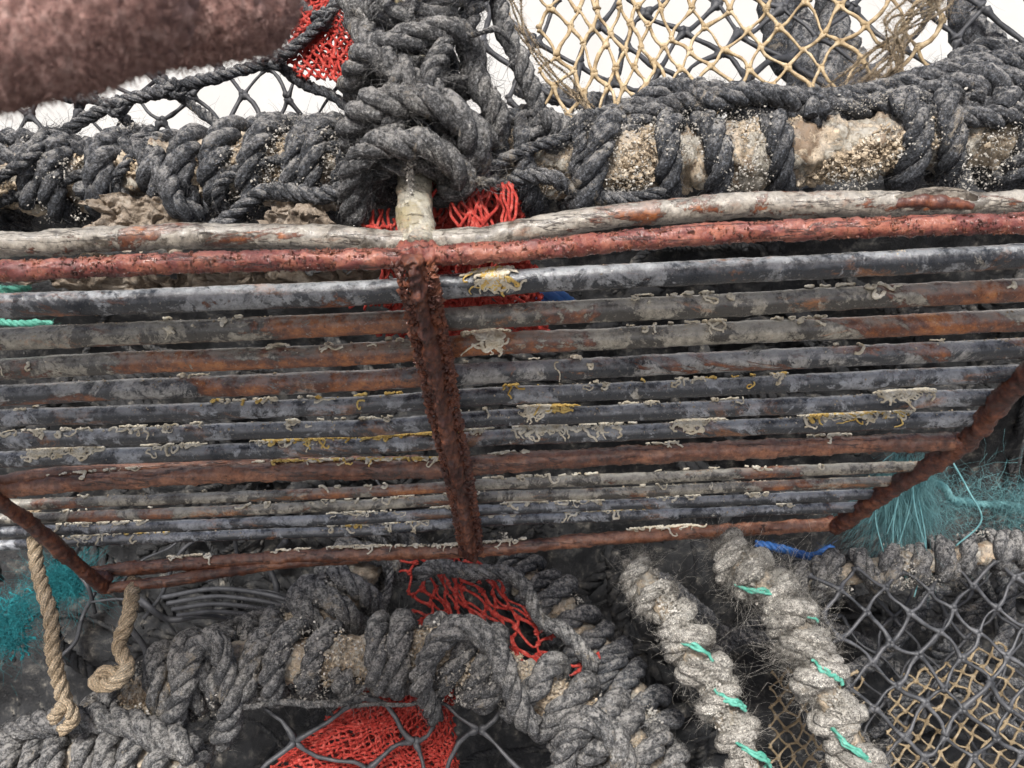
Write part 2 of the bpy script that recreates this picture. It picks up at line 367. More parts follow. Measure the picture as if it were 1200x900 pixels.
mb=MB()
ctrl=np.array([(420,1.7),(230,1.2),(192,.98),(222,.80),(420,.96),(650,1.06),(900,1.0),(1150,.96),(1500,.96)])
n=150; t=np.linspace(0,len(ctrl)-1,n); yy=np.interp(t,range(len(ctrl)),ctrl[:,0]); dd=np.interp(t,range(len(ctrl)),ctrl[:,1])
xx=np.linspace(-350,1550,220)
V=PV(xx[None,:],yy[:,None],dd[:,None]*np.ones((1,220)))
o=fbm(V,14,3,4)[...,None]*.035+abs(fbm(V,45,8,3))[...,None]*.012
V=V-FW*o+UP*o*.4
mb.grid(V[::-1],closed=False)
for k in range(130):
    x=rng.uniform(-100,1300); y=rng.uniform(300,950); d=np.interp(y,[250,420,650,900],[.82,.95,1.04,.98])-.05
    a=rng.uniform(0,6.3); pts=[]
    for q in range(5):
        pts.append(P(x,y,d+rng.uniform(-.04,.03))); a+=rng.normal()*.7; x+=math.cos(a)*75; y+=math.sin(a)*55
        y=max(y,290)
    r=rng.choice([.0025,.004,.007,.010]); rope(mb,smooth(pts,r*.6),r,fray=700,flen=.008,seed=k,sides=6)
c=PV(rng.uniform(-50,1250,9000),rng.uniform(300,930,9000),rng.uniform(.86,.97,9000)); g=vnoise(c,15,4)>.15; flakes(mb,c[g],np.abs(rng.normal(size=g.sum()))*.0013+.0004)
tag(mb.build('net_pile',m_pile),'dark mass of tangled black nets and ropes heaped behind the rusty grille','net pile',kind='stuff')

# ================= the rusty creel
creel=thing('lobster_creel','lobster creel lying on its side with a rusty metal rod grille facing out','lobster creel',tuple(P(530,645,.71)))
def yd(yc): return 1/(2.5-1.1*(yc-300)/345)
def crustdisp(a,fr=150,seed=0,base=.1):
    def f(V):
        n=fbm(V,fr*.5,seed,4)
        step=np.clip((n-base)*8,0,1)*.35+np.clip((n-base-.3)*8,0,1)*.35
        return a*(step+.28*fbm(V,fr*2.2,seed+3,3))
    return f
rows=[(358,342,333,300),(397,378,372,340),(432,412,405,375),(463,443,438,407),(490,473,466,437),(516,499,492,463),(538,522,514,487),
      (592,574,568,541),(609,590,584,558),(624,605,598,573),(639,619,611,588)]
rods=[];mi=[0,1,1,2,3,3,3,1,1,3,3]
for k,(a,b,c,e) in enumerate(rows):
    d=yd((b+c)/2); xl=600-352/d; xr=600+np.interp((b+c)/2,[300,545,645],[330,302,268])/d
    xs=np.array([xl,0,480,540,1200,xr]) if xr>1200 else np.array([xl,0,480,540,xr])
    ys=[a-(b-a)*(0-xl)/480,a,b,c]
    sl=(e-c)/(660)
    ys=ys+([e,e+sl*(xr-1200)] if xr>1200 else [c+sl*(xr-540)])
    r=.0060 if k<4 else (.0053 if k<7 else .0040)
    o=np.argsort(xs); xs=xs[o]; ys=np.array(ys)[o]
    X=np.linspace(xs[0],xs[-1],60); Y=np.interp(X,xs,ys); Y=np.convolve(np.pad(Y,3,mode='edge'),np.ones(7)/7,'valid')
    Y=Y+1.0*vnoise(np.stack([X/140,X*0+k,X*0],1),1,k)
    p=smooth(PV(X,Y,np.full(60,d)),.0013)
    mb=MB(); rr=r*(1+.02*vnoise(p,30,k))
    sweep(mb,p,rr,28,disp=crustdisp(.00055,200,k)); mb.build('rod',m_rod[mi[k]],creel); rods.append((p,r,k))
def bar(name,pts,r,mat,amp=.0015,flat=1.,fr=150,label=None,sides=30,base=.1):
    p=smooth([P(*q) for q in pts],.0012); mb=MB()
    sweep(mb,p,r*(1+.05*vnoise(p,35,3)),sides,disp=crustdisp(amp,fr,int(pts[0][0])%50,base),flat=flat)
    o=mb.build(name,mat,creel)
    if label: o['label']=label
    return p
pg=bar('frame_bar',[(-320,297,.405),(0,287,.405),(120,281,.405),(200,277,.405),(330,276,.405),(450,284,.404),(520,284,.404),(590,276,.403),(700,256,.403),(850,242,.403),(1000,240,.403),(1200,238,.403),(1430,236,.403)],.0056,m_grey,.0012,label='weathered grey painted top bar with cracked rust',base=-.1)
pr=bar('frame_bar',[(-320,325,.392),(0,318,.392),(200,309,.392),(400,304,.392),(490,301,.392),(620,293,.392),(760,280,.392),(900,271,.392),(1200,262,.392),(1430,258,.392)],.0044,m_red,.0012,label='red brown rusted top bar',fr=380,base=-.1,sides=36)
dm=.575
pc=bar('cross_bar',[(-22,576,dm),(100,565,dm),(250,556,dm),(400,551,dm),(520,549,dm-.004),(640,539,dm),(850,528,dm),(1000,521,dm),(1130,517,dm)],.0060,m_rust,.0016,fr=220)
bar('cross_bar',[(-20,566,dm-.004),(100,552,dm+.004),(300,544,dm+.006),(500,541,dm+.006)],.0040,m_rust,.0012)
pb=bar('bottom_bar',[(105,672,.70),(200,662,.70),(400,650,.70),(550,646,.70),(700,632,.70),(850,622,.70),(985,614,.70)],.0052,m_rust,.0015,fr=220)
bar('bottom_bar',[(120,690,.69),(200,680,.695),(330,661,.70),(420,655,.705)],.0043,m_rust,.0013)
pm=bar('centre_bar',[(484,296,.386),(492,340,.398),(505,400,.432),(520,480,.489),(535,548,.550),(545,600,.62),(553,648,.69)],.0034,m_drust,.0026,base=-.1,fr=420,flat=2.25,label='flaking dark rust centre bar')
bar('side_bar',[(-260,330,.41),(-130,470,.49),(-10,580,.565),(40,618,.61),(122,690,.69)],.0050,m_drust,.0018,fr=300)
bar('side_bar',[(1420,262,.41),(1290,380,.46),(1190,452,.51),(1128,520,.575),(1050,570,.63),(978,618,.70)],.0062,m_drust,.0022,fr=300)
bar('upright',[(490,292,.402),(487,250,.412),(485,180,.43),(482,80,.45),(480,-90,.48)],.0084,m_up,.0014)
for px,py,d in ((488,297,.391),(536,547,.562),(551,644,.695),(118,678,.69),(980,614,.70),(1128,517,.573)):
    mb=MB(); c=P(px,py,d); a=np.array([-.010,0,0])
    p=smooth([c+a,c-a],.0008); tt=np.linspace(-1,1,len(p)); sweep(mb,p,.0054*np.sqrt(1-tt**2*.96),24,disp=crustdisp(.0030,330,int(px),-.1))
    mb.build('weld_lump',m_drust if py>300 else m_red,creel)
# a long split in the coating at the right: a dark rusted gap with a curled lip above it
mb=MB(); p=smooth([P(1040,240,.3992),(P(1075,236,.3985)),P(1110,238,.3985),P(1142,243,.3992)],.0008); tt=np.linspace(-1,1,len(p))
sweep(mb,p,.0032*np.sqrt(np.clip(1-tt**2,.01,1)),14,disp=crustdisp(.0010,500,3,-.1)); mb.build('rusted_split',m_drust,creel)
mb=MB(); q=smooth([P(1046,231,.3985),P(1080,224.5,.3975),P(1120,224,.3975),P(1144,231,.3985)],.0010); N_=len(q)
sh=[];
for s,v in enumerate(np.linspace(0,1,6)):
    sh.append(q+UP*(.0012*v*np.sin(np.linspace(0,np.pi,N_)))[:,None]-FW*(.0022*v)+vn3(q,400,s)*.0003-UP*(.0035*(1-v)))
mb.grid(np.stack(sh),closed=False); mb.build('torn_coating',m_grey,creel)
def worms(specs,mat,n,seed,gate=.05,rs=(.0005,.0012)):
    rg=np.random.default_rng(seed); mb=MB(); cnt=0
    for _ in range(n*5):
        if cnt>=n: break
        p,r,k,f0,f1,th0,th1=specs[rg.integers(len(specs))]
        T=tang(p); i0=int(rg.uniform(f0,f1)*(len(p)-30))+8
        if vnoise(p[i0],38,seed+60+k)<gate and (f1-f0)>.3: continue
        cnt+=1
        s=i0*1.; th=rg.uniform(th0,th1); a=rg.uniform(0,6.3); pts=[]
        L=rg.integers(4,11); w=rg.normal()*1.1
        for q in range(L):
            ii=int(np.clip(s,1,len(p)-2)); t=T[ii]; nrm=unit(UP-t*UP.dot(t)); b=-unit(FW-t*FW.dot(t)); b=unit(b-nrm*b.dot(nrm))
            pts.append(p[ii]+(s-ii)*.0013*t+(nrm*math.cos(th)+b*math.sin(th))*(r*1.07+.0004+rg.random()*.0008))
            a+=w+rg.normal()*.8; s+=math.cos(a)*1.5; th+=math.sin(a)*.0015/r
        q=smooth(pts,.0006); rr=rg.uniform(*rs)
        sweep(mb,q,rr*np.linspace(1,.6,len(q)),6,disp=lambda V:fbm(V,1500,3,2)*.0003)
    cs=[];ss=[]
    for _ in range(n):
        p,r,k,f0,f1,th0,th1=specs[rg.integers(len(specs))]; i=int(rg.uniform(f0,f1)*(len(p)-30))+8
        if vnoise(p[i],38,seed+60+k)<gate and (f1-f0)>.3: continue
        t=tang(p)[i]; nrm=unit(UP-t*UP.dot(t)); b=-unit(FW-t*FW.dot(t)); b=unit(b-nrm*b.dot(nrm)); th=rg.uniform(th0,th1)
        cs.append(p[i]+(nrm*math.cos(th)+b*math.sin(th))*r*1.04); ss.append(rg.uniform(.0003,.0009))
    flakes(mb,np.array(cs),np.array(ss))
    return mb.build('worm_tubes',mat,creel)
sp=[]
for p,r,k in rods:
    if k in (4,5,6): sp+= [(p,r,k,.05,.95,-.7,1.1)]*(2 if k<6 else 5)
    if k in (1,2,3): sp+=[(p,r,k,.05,.95,-.3,1.4)]*1
    if k>=7: sp+=[(p,r,k,.05,.95,-.8,.8)]*(3 if k>8 else 1)
sp+=[(rods[0][0],.006,0,.51,.53,-.3,1.7),(rods[2][0],.006,0,.515,.53,-.3,1.7),(rods[6][0],.0053,5,.56,.61,-.4,1.2),(rods[5][0],.0053,5,.565,.585,-.4,1.2),(rods[6][0],.0053,5,.73,.75,-.4,1.2),(rods[5][0],.0053,5,.92,.97,-.4,1.2),(rods[6][0],.0053,5,.86,.97,-.4,1.2),(rods[6][0],.0053,5,.05,.12,-.4,1.2)]
sp+=[(pc,.0062,0,.05,.95,-.5,.3)]*3+[(pb,.0056,0,.1,.9,-.6,.3)]*4
tag(worms(sp,m_worm,1400,3,gate=.08),None,None,kind='stuff')
sp2=[(rods[6][0],.0053,6,.3,.5,-.6,.7)]*4+[(rods[0][0],.006,0,.513,.53,-.4,2.)]*3+[(rods[6][0],.0053,6,.86,.97,-.4,.8)]*2+[(rods[5][0],.0053,6,.57,.61,-.4,.8)]*2+[(rods[10][0],.0042,8,.1,.9,-.5,.5)]*2+[(pc,.0064,6,.3,.5,-.5,.2)]*2+[(rods[4][0],.0053,3,.2,.9,-.4,1.2)]*2
tag(worms(sp2,m_yworm,280,5),None,None,kind='stuff')
mb=MB(); cs=[];ss=[]
for _ in range(7000):
    p,r,k=rods[rng.integers(len(rods))]; i=rng.integers(2,len(p)-2)
    if vnoise(p[i]+k,22,77)<.15: continue
    th=rng.uniform(-1.2,1.6); cs.append(p[i]+(UP*math.cos(th)-FW*math.sin(th))*r*1.0); ss.append(rng.uniform(.0002,.0007))
flakes(mb,np.array(cs),np.array(ss)); tag(mb.build('barnacle_crust',m_crust,creel,smooth=False),None,None,kind='stuff')
mb=MB(); cs=[];ss=[]
for _ in range(5200):
    i=rng.integers(5,len(pm)-5); a=rng.random()*6.3; cs.append(pm[i]+(RT*math.cos(a)*.0088-FW*abs(math.sin(a))*.0036)); ss.append(rng.uniform(.0004,.0017))
for _ in range(3500):
    i=rng.integers(5,len(pr)-5); a=rng.random()*6.3; cs.append(pr[i]+(UP*math.cos(a)-FW*abs(math.sin(a)))*.0046); ss.append(rng.uniform(.0002,.0008))
flakes(mb,np.array(cs),np.array(ss)); tag(mb.build('rust_flakes',m_drust,creel,smooth=False),None,None,kind='stuff')

# ================= rope-wrapped creel frame above
top=thing('rope_wrapped_creel','creel frame thickly wrapped in black and grey rope, above the rusty grille','lobster creel',tuple(P(480,215,.45)))
LR=[(-160,222,.47),(0,214,.465),(120,208,.46),(260,200,.455),(400,198,.45),(490,192,.45)]
RR=[(470,190,.45),(600,192,.455),(750,190,.455),(900,180,.455),(1050,170,.455),(1300,155,.455)]
for path in (LR,RR):
    p=smooth([P(*q) for q in path],.0014); mb=MB(); sweep(mb,p,.0135,40,disp=crustdisp(.007,200,4,-.1)); mb.build('rail',m_rail,top)
def ropepart(name,mat,parent,fn):
    mb=MB(); fn(mb); return mb.build(name,mat,parent)
FZ=dict(fray=6500,flen=.007)
def f(mb):
    coil(mb,LR,0,.28,.0180,.0060,.0145,seed=1,jp=.6,jr=.2,**FZ)
    coil(mb,LR,.34,.40,.0195,.0074,.0172,seed=2,dirn=-1,**FZ)
    coil(mb,LR,.445,.50,.0195,.0076,.0176,seed=22,**FZ)
    coil(mb,LR,.56,.69,.0195,.0070,.0164,seed=22,jp=.4,**FZ)
    coil(mb,LR,.74,.98,.0190,.0062,.0152,seed=23,dirn=-1,jp=.6,jr=.22,**FZ)
    coil(mb,LR,.02,.95,.0215,.0034,.055,seed=3,jr=.3,dirn=-1,jp=1.,**FZ)
    straight_rope(mb,[(-60,190,.455),(60,178,.45),(150,172,.445),(190,200,.435),(205,240,.43),(235,255,.44)],.0058,**FZ)
    straight_rope(mb,[(-60,170,.47),(60,160,.47),(160,165,.465),(260,150,.46),(330,158,.455),(420,150,.45)],.0050,seed=5,jit=.01,**FZ)
    straight_rope(mb,[(230,255,.44),(290,225,.425),(360,235,.425),(420,222,.425)],.0043,seed=6,jit=.01,**FZ)
ropepart('rope_wrap',m_black,top,f)
def f(mb):
    coil(mb,RR,.13,.215,.0198,.0068,.0158,seed=4,jp=.6,jr=.2,**FZ)
    coil(mb,RR,.26,.315,.0205,.0080,.0185,seed=24,dirn=-1,**FZ)
    coil(mb,RR,.36,.435,.0200,.0073,.0172,seed=25,jp=.4,**FZ)
    coil(mb,RR,.52,.565,.0200,.0075,.0175,seed=5,jp=.4,**FZ)
    coil(mb,RR,.68,.79,.0205,.0076,.0176,seed=6,jp=.4,**FZ)
    coil(mb,RR,.82,1,.0215,.0074,.0172,seed=26,jp=.5,dirn=-1,**FZ)
    coil(mb,RR,.1,.42,.0225,.0034,.06,seed=7,jr=.3,dirn=-1,jp=1.,**FZ)
    straight_rope(mb,[(540,150,.46),(640,130,.455),(740,145,.45),(820,138,.45),(930,115,.455),(1030,100,.455),(1130,75,.46),(1260,50,.46)],.0068,jit=.012,**FZ)
    straight_rope(mb,[(860,145,.46),(960,128,.455),(1060,115,.45),(1160,102,.45),(1300,70,.45)],.0080,jit=.008,seed=2,**FZ)
    straight_rope(mb,[(700,128,.47),(860,118,.465),(960,120,.46),(1080,88,.455),(1180,62,.45),(1300,20,.45)],.0062,jit=.010,seed=3,**FZ)
    straight_rope(mb,[(560,230,.44),(640,215,.432),(720,222,.432),(800,212,.432)],.0040,jit=.012,seed=8,**FZ)
    straight_rope(mb,[(1010,110,.46),(1080,130,.445),(1150,145,.44),(1230,140,.44),(1300,150,.45)],.0064,jit=.008,seed=9,**FZ)
    straight_rope(mb,[(1120,80,.47),(1150,55,.46),(1190,70,.455),(1180,100,.45),(1230,90,.45),(1280,40,.46)],.0068,jit=.006,seed=12,**FZ)
ropepart('rope_wrap',m_black,top,f)
ropepart('rope_wrap',m_grey_rope,top,lambda mb: coil(mb,[(487,222,.425),(484,120,.44),(480,-80,.47)],.0,1,.0185,.0065,.0150,seed=11,jp=.7,jr=.2,**FZ))
def f(mb):
    kw=dict(fray=7000,flen=.010)
    straight_rope(mb,[(418,252,.42),(410,205,.405),(440,170,.395),(505,175,.395),(545,212,.41),(520,235,.43)],.0068,seed=1,**kw)
    straight_rope(mb,[(410,165,.42),(440,125,.398),(510,120,.393),(555,160,.40),(555,220,.43)],.0078,seed=2,**kw)
    straight_rope(mb,[(415,20,.43),(445,60,.405),(490,105,.40),(530,140,.405),(585,160,.43)],.0078,seed=3,**kw)
    straight_rope(mb,[(410,110,.43),(430,70,.41),(480,45,.40),(530,35,.405),(555,60,.42),(555,110,.43)],.0071,seed=4,**kw)
    straight_rope(mb,[(400,-30,.44),(430,15,.415),(500,15,.41),(550,-30,.42)],.0072,seed=5,**kw)
    straight_rope(mb,[(430,255,.43),(422,215,.41),(440,175,.40),(465,140,.398),(468,90,.40),(430,60,.42)],.0056,seed=6,**kw)
    straight_rope(mb,[(590,200,.44),(580,130,.42),(560,90,.42),(550,30,.42),(575,-30,.44)],.0063,seed=7,**kw)
    straight_rope(mb,[(580,-30,.45),(592,30,.44),(612,80,.44),(630,130,.44),(612,180,.44)],.0054,seed=8,**kw)
    straight_rope(mb,[(500,-30,.43),(520,40,.405),(505,90,.395),(530,130,.40),(560,190,.42)],.0046,seed=10,**kw)
    for q in range(6):
        x=rng.uniform(430,550);y=rng.uniform(0,190); pts=[]
        a=rng.uniform(0,6.3)
        for s in range(5): pts.append((x,y,.397+rng.uniform(-.004,.012))); a+=rng.normal()*.8; x=min(max(x+math.cos(a)*32,405),600); y+=math.sin(a)*32
        straight_rope(mb,pts,rng.choice([.0014,.0022]),seed=q+20,**kw)
    knot(mb,P(640,152,.437),.010,.0050,2.,5,**kw)
ropepart('rope_lashing',m_grey_rope,top,f)
def railgrit(paths,n,r0,r1,f,gate,parent,s0=.0003,s1=.0016,seed=5,mat=None,name='barnacle_crust'):
    mb=MB(); C_=[];S_=[]
    for path in paths:
        p=smooth([P(*q) for q in path],.002)
        i=rng.integers(0,len(p),n); a=rng.random(n)*6.3; d=UP*np.cos(a)[:,None]-FW*np.abs(np.sin(a))[:,None]
        c=p[i]+d*rng.uniform(r0,r1,n)[:,None]+RT*rng.normal(size=(n,1))*.001
        g=fbm(c,f,seed,2)>gate; C_.append(c[g]); S_.append(s0+(s1-s0)*rng.random(g.sum())**3)
    flakes(mb,np.concatenate(C_),np.concatenate(S_)); tag(mb.build(name,mat or m_crust,parent,smooth=False),None,None,kind='stuff')
railgrit((LR,RR),30000,.0135,.0185,30,-.02,top,.0002,.0016)
railgrit((LR,RR,[(487,225,.425),(484,120,.44),(480,-80,.47)]),26000,.018,.028,34,.18,top,.0001,.0007,seed=9,mat=m_grit,name='grit')
def f(mb):
    kw=dict(fray=1800,flen=.006)
    straight_rope(mb,[(40,175,.5),(130,125,.5),(230,95,.5),(320,70,.49),(380,20,.49),(420,-30,.49)],.0038,seed=1,**kw)
    straight_rope(mb,[(150,60,.52),(200,105,.51),(260,150,.5),(300,190,.5)],.0030,seed=2,**kw)
    straight_rope(mb,[(310,60,.5),(350,95,.5),(400,120,.5),(450,160,.5)],.0035,seed=3,**kw)
    straight_rope(mb,[(60,110,.53),(130,125,.52),(190,190,.5)],.0030,seed=5,**kw)
    straight_rope(mb,[(330,-20,.5),(370,20,.5),(420,30,.49)],.0035,seed=6,**kw)
    for q in ((135,125,.5),(205,105,.5),(320,70,.49),(378,22,.49)): knot(mb,P(*q),.0055,.0026,q[0],1,fray=300)
ropepart('cord',m_black,top,f)
mb=MB(); net(mb,patch([(-60,40,.54),(440,0,.54),(450,190,.52),(-40,220,.52)],.015,6,1),17,6,.0013,seed=4,jit=.15,slack=.1)
mb.build('netting',m_blacknet,top)

# ================= creel behind with tan netting
tc=thing('tan_net_creel','creel with tan diamond netting, standing behind the rope-wrapped rail at upper right','lobster creel',tuple(P(880,140,.6)))
mb=MB(); net(mb,patch([(590,-60,.56),(1120,-70,.56),(1130,160,.53),(600,160,.53)],.026,7,7,.002),26,9,.00115,seed=1,jit=.17,slack=.11,knots=1.8)
mb.build('netting',m_tannet,tc)
mb=MB(); net(mb,patch([(560,-60,.66),(1220,-70,.66),(1230,170,.64),(580,170,.64)],.04,6,9),18,6,.0020,seed=2,drop=.1,jit=.15,slack=.08)
mb.build('netting',m_blacknet,tc)['label']='black netting behind the tan netting'
def f(mb):
    for q in range(9):
        pts=smooth([P(1135+rng.normal()*14,-40,.53),P(1075+rng.normal()*24,25,.52),P(1030+rng.normal()*24,80,.515),P(970+rng.normal()*30,130,.5)],.002)
        rope(mb,pts+vn3(pts,40,q)*.007,.0010,fray=2500,flen=.010,seed=q,sides=5,fr=.00012)
    for q in range(4):
        pts=smooth([P(590+rng.normal()*8,-40,.53),P(615+rng.normal()*10,40,.52),P(650+rng.normal()*10,90,.51),P(690+rng.normal()*10,130,.5)],.002)
        rope(mb,pts,.0009,fray=2500,flen=.008,seed=q,sides=5,fr=.00012)
ropepart('frayed_twine',m_tan,tc,f)
def f(mb):
    kw=dict(fray=2500,flen=.01)
    straight_rope(mb,[(930,-60,.72),(920,20,.72),(950,90,.7),(930,150,.7)],.024,seed=1,**kw)
    straight_rope(mb,[(985,-60,.74),(970,20,.73),(1000,90,.7),(990,150,.7)],.014,seed=5,**kw)
    straight_rope(mb,[(1150,-60,.7),(1130,30,.7),(1180,90,.68),(1120,150,.68)],.016,seed=2,**kw)
    straight_rope(mb,[(600,100,.7),(660,115,.7),(760,128,.7),(900,120,.7),(1220,95,.7)],.008,seed=4,**kw)
ropepart('rope_wrap',m_black,tc,f)

# ================= red nets
def red(corn,nu,nv,r,label,seed,bul=.02,cr=.006,drop=.03,slack=.14,two=True,extra=None):
    mb=MB(); net(mb,patch(corn,bul,12,seed,cr),nu,nv,r,jit=.22,seed=seed,drop=drop,knots=1.9,slack=slack)
    if two: net(mb,patch([(x,y,d+.008) for x,y,d in corn],bul,12,seed+3,cr),nu,nv,r,jit=.25,seed=seed+1,drop=drop,knots=1.9,slack=slack)
    if extra: extra(mb)
    return tag(mb.build('red_net',m_rednet),label,'net')
red([(330,-30,.50),(440,-30,.50),(430,105,.49),(345,85,.49)],22,22,.00085,'bright red net bundle tucked beside the big rope knot at the top',3,.010,.005)
def ex(mb):
    for q in range(34):
        x=rng.uniform(505,602) if q<25 else rng.uniform(430,462); y0=rng.uniform(213,232) if q<25 else rng.uniform(245,255)
        p=smooth([P(x,y0,.424),P(x+rng.normal()*5,y0+20,.419),P(x+rng.normal()*10,270,.418),P(x+rng.normal()*12,320,.44),P(x+rng.normal()*14,360,.47)],.0015)
        sweep(mb,p+vn3(p,120,q)*.0022,.0008,6)
red([(500,222,.428),(600,220,.428),(640,390,.52),(440,385,.52)],26,26,.0010,'bright red net hanging behind the upright and the top rods of the grille',4,.006,.004,extra=ex)
red([(462,672,.75),(590,680,.75),(690,790,.74),(500,775,.74)],18,11,.0013,'sparse red net in the middle of the lower creel, just under the grille',5,.02,.006,two=False,slack=.14,drop=.10)
red([(430,795,.705),(525,795,.705),(540,960,.69),(320,900,.69)],36,34,.0010,'dense red net under the thick rope coils at the bottom edge',6,.010,.005)
def rag(corn,label,seed,amp=.012):
    S=patch(corn,amp,45,seed,amp*.5); u,v=np.meshgrid(np.linspace(0,1,120),np.linspace(0,1,80)); mb=MB()
    u2=.5+(u-.5)*(1+.25*np.sin(v*9+seed)); p=S(u2,v+.12*np.sin(u*13+seed)+.06*np.sin(u*31+seed)); p=p-FW*(np.abs(fbm(p,130,seed,4))*amp*.7)[...,None]; mb.grid(p,closed=False)
    tag(mb.build('crumpled_scrap',m_cloth,smooth=True),label,'scrap')
rag([(108,236,.44),(195,238,.44),(200,275,.43),(102,275,.43)],'crumpled beige fabric scrap under the rope-wrapped rail at left',1,.009)
rag([(330,244,.435),(395,242,.435),(405,278,.425),(322,280,.425)],'crumpled cream fabric scrap just left of the upright, above the grey bar',2,.009)
rag([(60,318,.48),(455,305,.48),(455,350,.50),(60,357,.50)],'long pale crumpled sheet standing in for barnacled growth behind the first rod of the grille',4,.008)  # added sheet, stands in for a pale barnacled strip in the gap

# ================= lower rope-wrapped creel
low=thing('roped_hoop_creel','creel below the grille with hoops wound in thick grey rope and red net inside','lobster creel',tuple(P(480,860,.7)))
A1=[(60,900,.71),(150,832,.70),(230,792,.69),(330,774,.68),(430,766,.68),(530,770,.68),(630,808,.68),(720,868,.67),(850,980,.66)]
A2=[(445,630,.80),(415,685,.76),(355,738,.73),(250,790,.72)]
A3=[(590,660,.9),(660,720,.86),(720,790,.83),(770,860,.8)]
A4=[(-80,930,.68),(40,900,.68),(150,885,.67),(230,920,.66)]
for path in (A1,A2,A3,A4):
    p=smooth([P(*q) for q in path],.002); mb=MB(); sweep(mb,p,.0145,30,disp=crustdisp(.006,130,4,-.1)); mb.build('hoop',m_rail,low)
FG=dict(fray=5000,flen=.008)
def f(mb):
    coil(mb,A1,.0,.16,.0240,.0088,.0215,seed=1,jp=.35,**FG)
    coil(mb,A1,.18,.31,.0245,.0102,.0238,seed=41,jp=.25,lean=.15,**FG)
    coil(mb,A1,.335,.43,.0240,.0090,.0215,seed=21,dirn=-1,jp=.3,**FG)
    coil(mb,A1,.46,.56,.0245,.0102,.0238,seed=2,jp=.25,lean=.15,**FG)
    coil(mb,A1,.575,.67,.0245,.0095,.0222,seed=62,jp=.25,dirn=-1,**FG)
    coil(mb,A1,.69,.99,.0245,.0098,.0232,seed=31,dirn=-1,jp=.25,**FG)
ropepart('rope_wrap',m_grey_rope,low,f)
ropepart('rope_wrap',m_grey_rope,low,lambda mb:(coil(mb,A2,0,1,.026,.0100,.0235,seed=3,jp=.3,**FG),coil(mb,A2,0,1,.033,.004,.09,seed=13,dirn=-1,jr=.2,**FG)))
ropepart('rope_wrap',m_black,low,lambda mb:coil(mb,A3,0,1,.023,.0090,.0212,seed=4,jp=.4,**FG))
ropepart('rope_wrap',m_grey_rope,low,lambda mb:(coil(mb,A4,0,1,.022,.0090,.0215,seed=5,jp=.35,**FG),straight_rope(mb,[(-30,868,.68),(60,846,.67),(150,848,.66),(230,880,.65)],.0100,**FG)))
def f(mb):
    straight_rope(mb,[(205,860,.67),(215,800,.655),(240,752,.65),(262,765,.65),(270,825,.655),(250,870,.67)],.0094,seed=5,jit=.006,**FG)
    straight_rope(mb,[(510,840,.67),(500,790,.645),(530,742,.645),(570,752,.65),(600,795,.645),(630,850,.65)],.0092,seed=6,jit=.008,**FG)
    straight_rope(mb,[(640,930,.66),(655,870,.645),(690,845,.64),(730,890,.64),(740,950,.65)],.0094,seed=9,jit=.008,**FG)
    straight_rope(mb,[(480,690,.73),(540,665,.73),(610,690,.73),(640,740,.72),(700,790,.71)],.0070,seed=10,jit=.012,**FG)
    for q in range(4):
        x=rng.uniform(170,700);y=rng.uniform(760,830); pts=[]; a=rng.uniform(0,6.3)
        for s in range(5): pts.append((x,y,.650+rng.uniform(-.006,.014))); a+=rng.normal()*.7; x+=math.cos(a)*42; y=min(max(y+math.sin(a)*26,742),825) if x<620 else y+math.sin(a)*30
        straight_rope(mb,pts,rng.choice([.0016,.0026]),seed=q+20,**FG)
ropepart('rope_lashing',m_grey_rope,low,f)
def f(mb):
    for q in range(4):
        p=smooth([P(190+q*6,700+q*7,.80),P(260,690+q*9,.79),P(340,705+q*8,.78),P(350,735+q*4,.79)],.003); sweep(mb,p,.0022,8)
    for q in range(16):
        x=rng.uniform(60,420);y=rng.uniform(670,760);pts=[];a=rng.uniform(0,6.3)
        for s in range(5): pts.append(P(x,y,.82+rng.uniform(-.02,.02))); a+=rng.normal()*.6; x+=math.cos(a)*40;y+=math.sin(a)*30
        p=smooth(pts,.003); sweep(mb,p,rng.choice([.0012,.002,.003]),7)
ropepart('cord',m_blacknet,low,f)
mb=MB(); net(mb,patch([(340,745,.695),(570,745,.695),(650,980,.655),(270,980,.655)],.016,9,3,.002),6,6,.0019,seed=8,jit=.2,knots=1.5,slack=.16); mb.build('netting',m_greynet,low)
railgrit((A1,A2),18000,.0155,.023,22,.15,low,.0003,.0020,seed=15)
railgrit((A1,A2,A3),16000,.024,.035,26,.2,low,.0002,.0010,seed=19,mat=m_grit,name='grit')

# ================= lower right creel
lr=thing('frayed_rope_creel','creel at lower right with frayed pale rope-covered bars and black netting','lobster creel',tuple(P(980,880,.68)))
B1=[(745,672,.70),(790,725,.68),(830,800,.66),(865,870,.65),(900,960,.64)]
B2=[(850,650,.68),(915,705,.66),(955,780,.64),(990,860,.63),(1030,960,.62)]
B3=[(900,690,.74),(1000,672,.73),(1100,655,.72),(1300,630,.72)]
for path,mat,rr,fl,fn in ((B1,m_fray,.0077,.008,8000),(B2,m_fray,.0087,.013,12000),(B3,m_grey_rope,.0078,.007,4000)):
    p=smooth([P(*q) for q in path],.003); mb=MB(); sweep(mb,p,.009,16,disp=crustdisp(.003,90,4,.1)); mb.build('bar',m_rail,lr)
    mb=MB(); coil(mb,path,0,1,.0118,rr,.0180,seed=int(path[0][0])%7,fray=fn,flen=fl,fr=.00018,walk=.38,jp=.7,jr=.26,lump=.32,rough=.32)
    mb.build('rope_wrap',mat,lr)
railgrit((B1,B2,B3),9000,.015,.021,40,.15,lr,.0002,.0012,seed=29,mat=m_grit,name='grit')
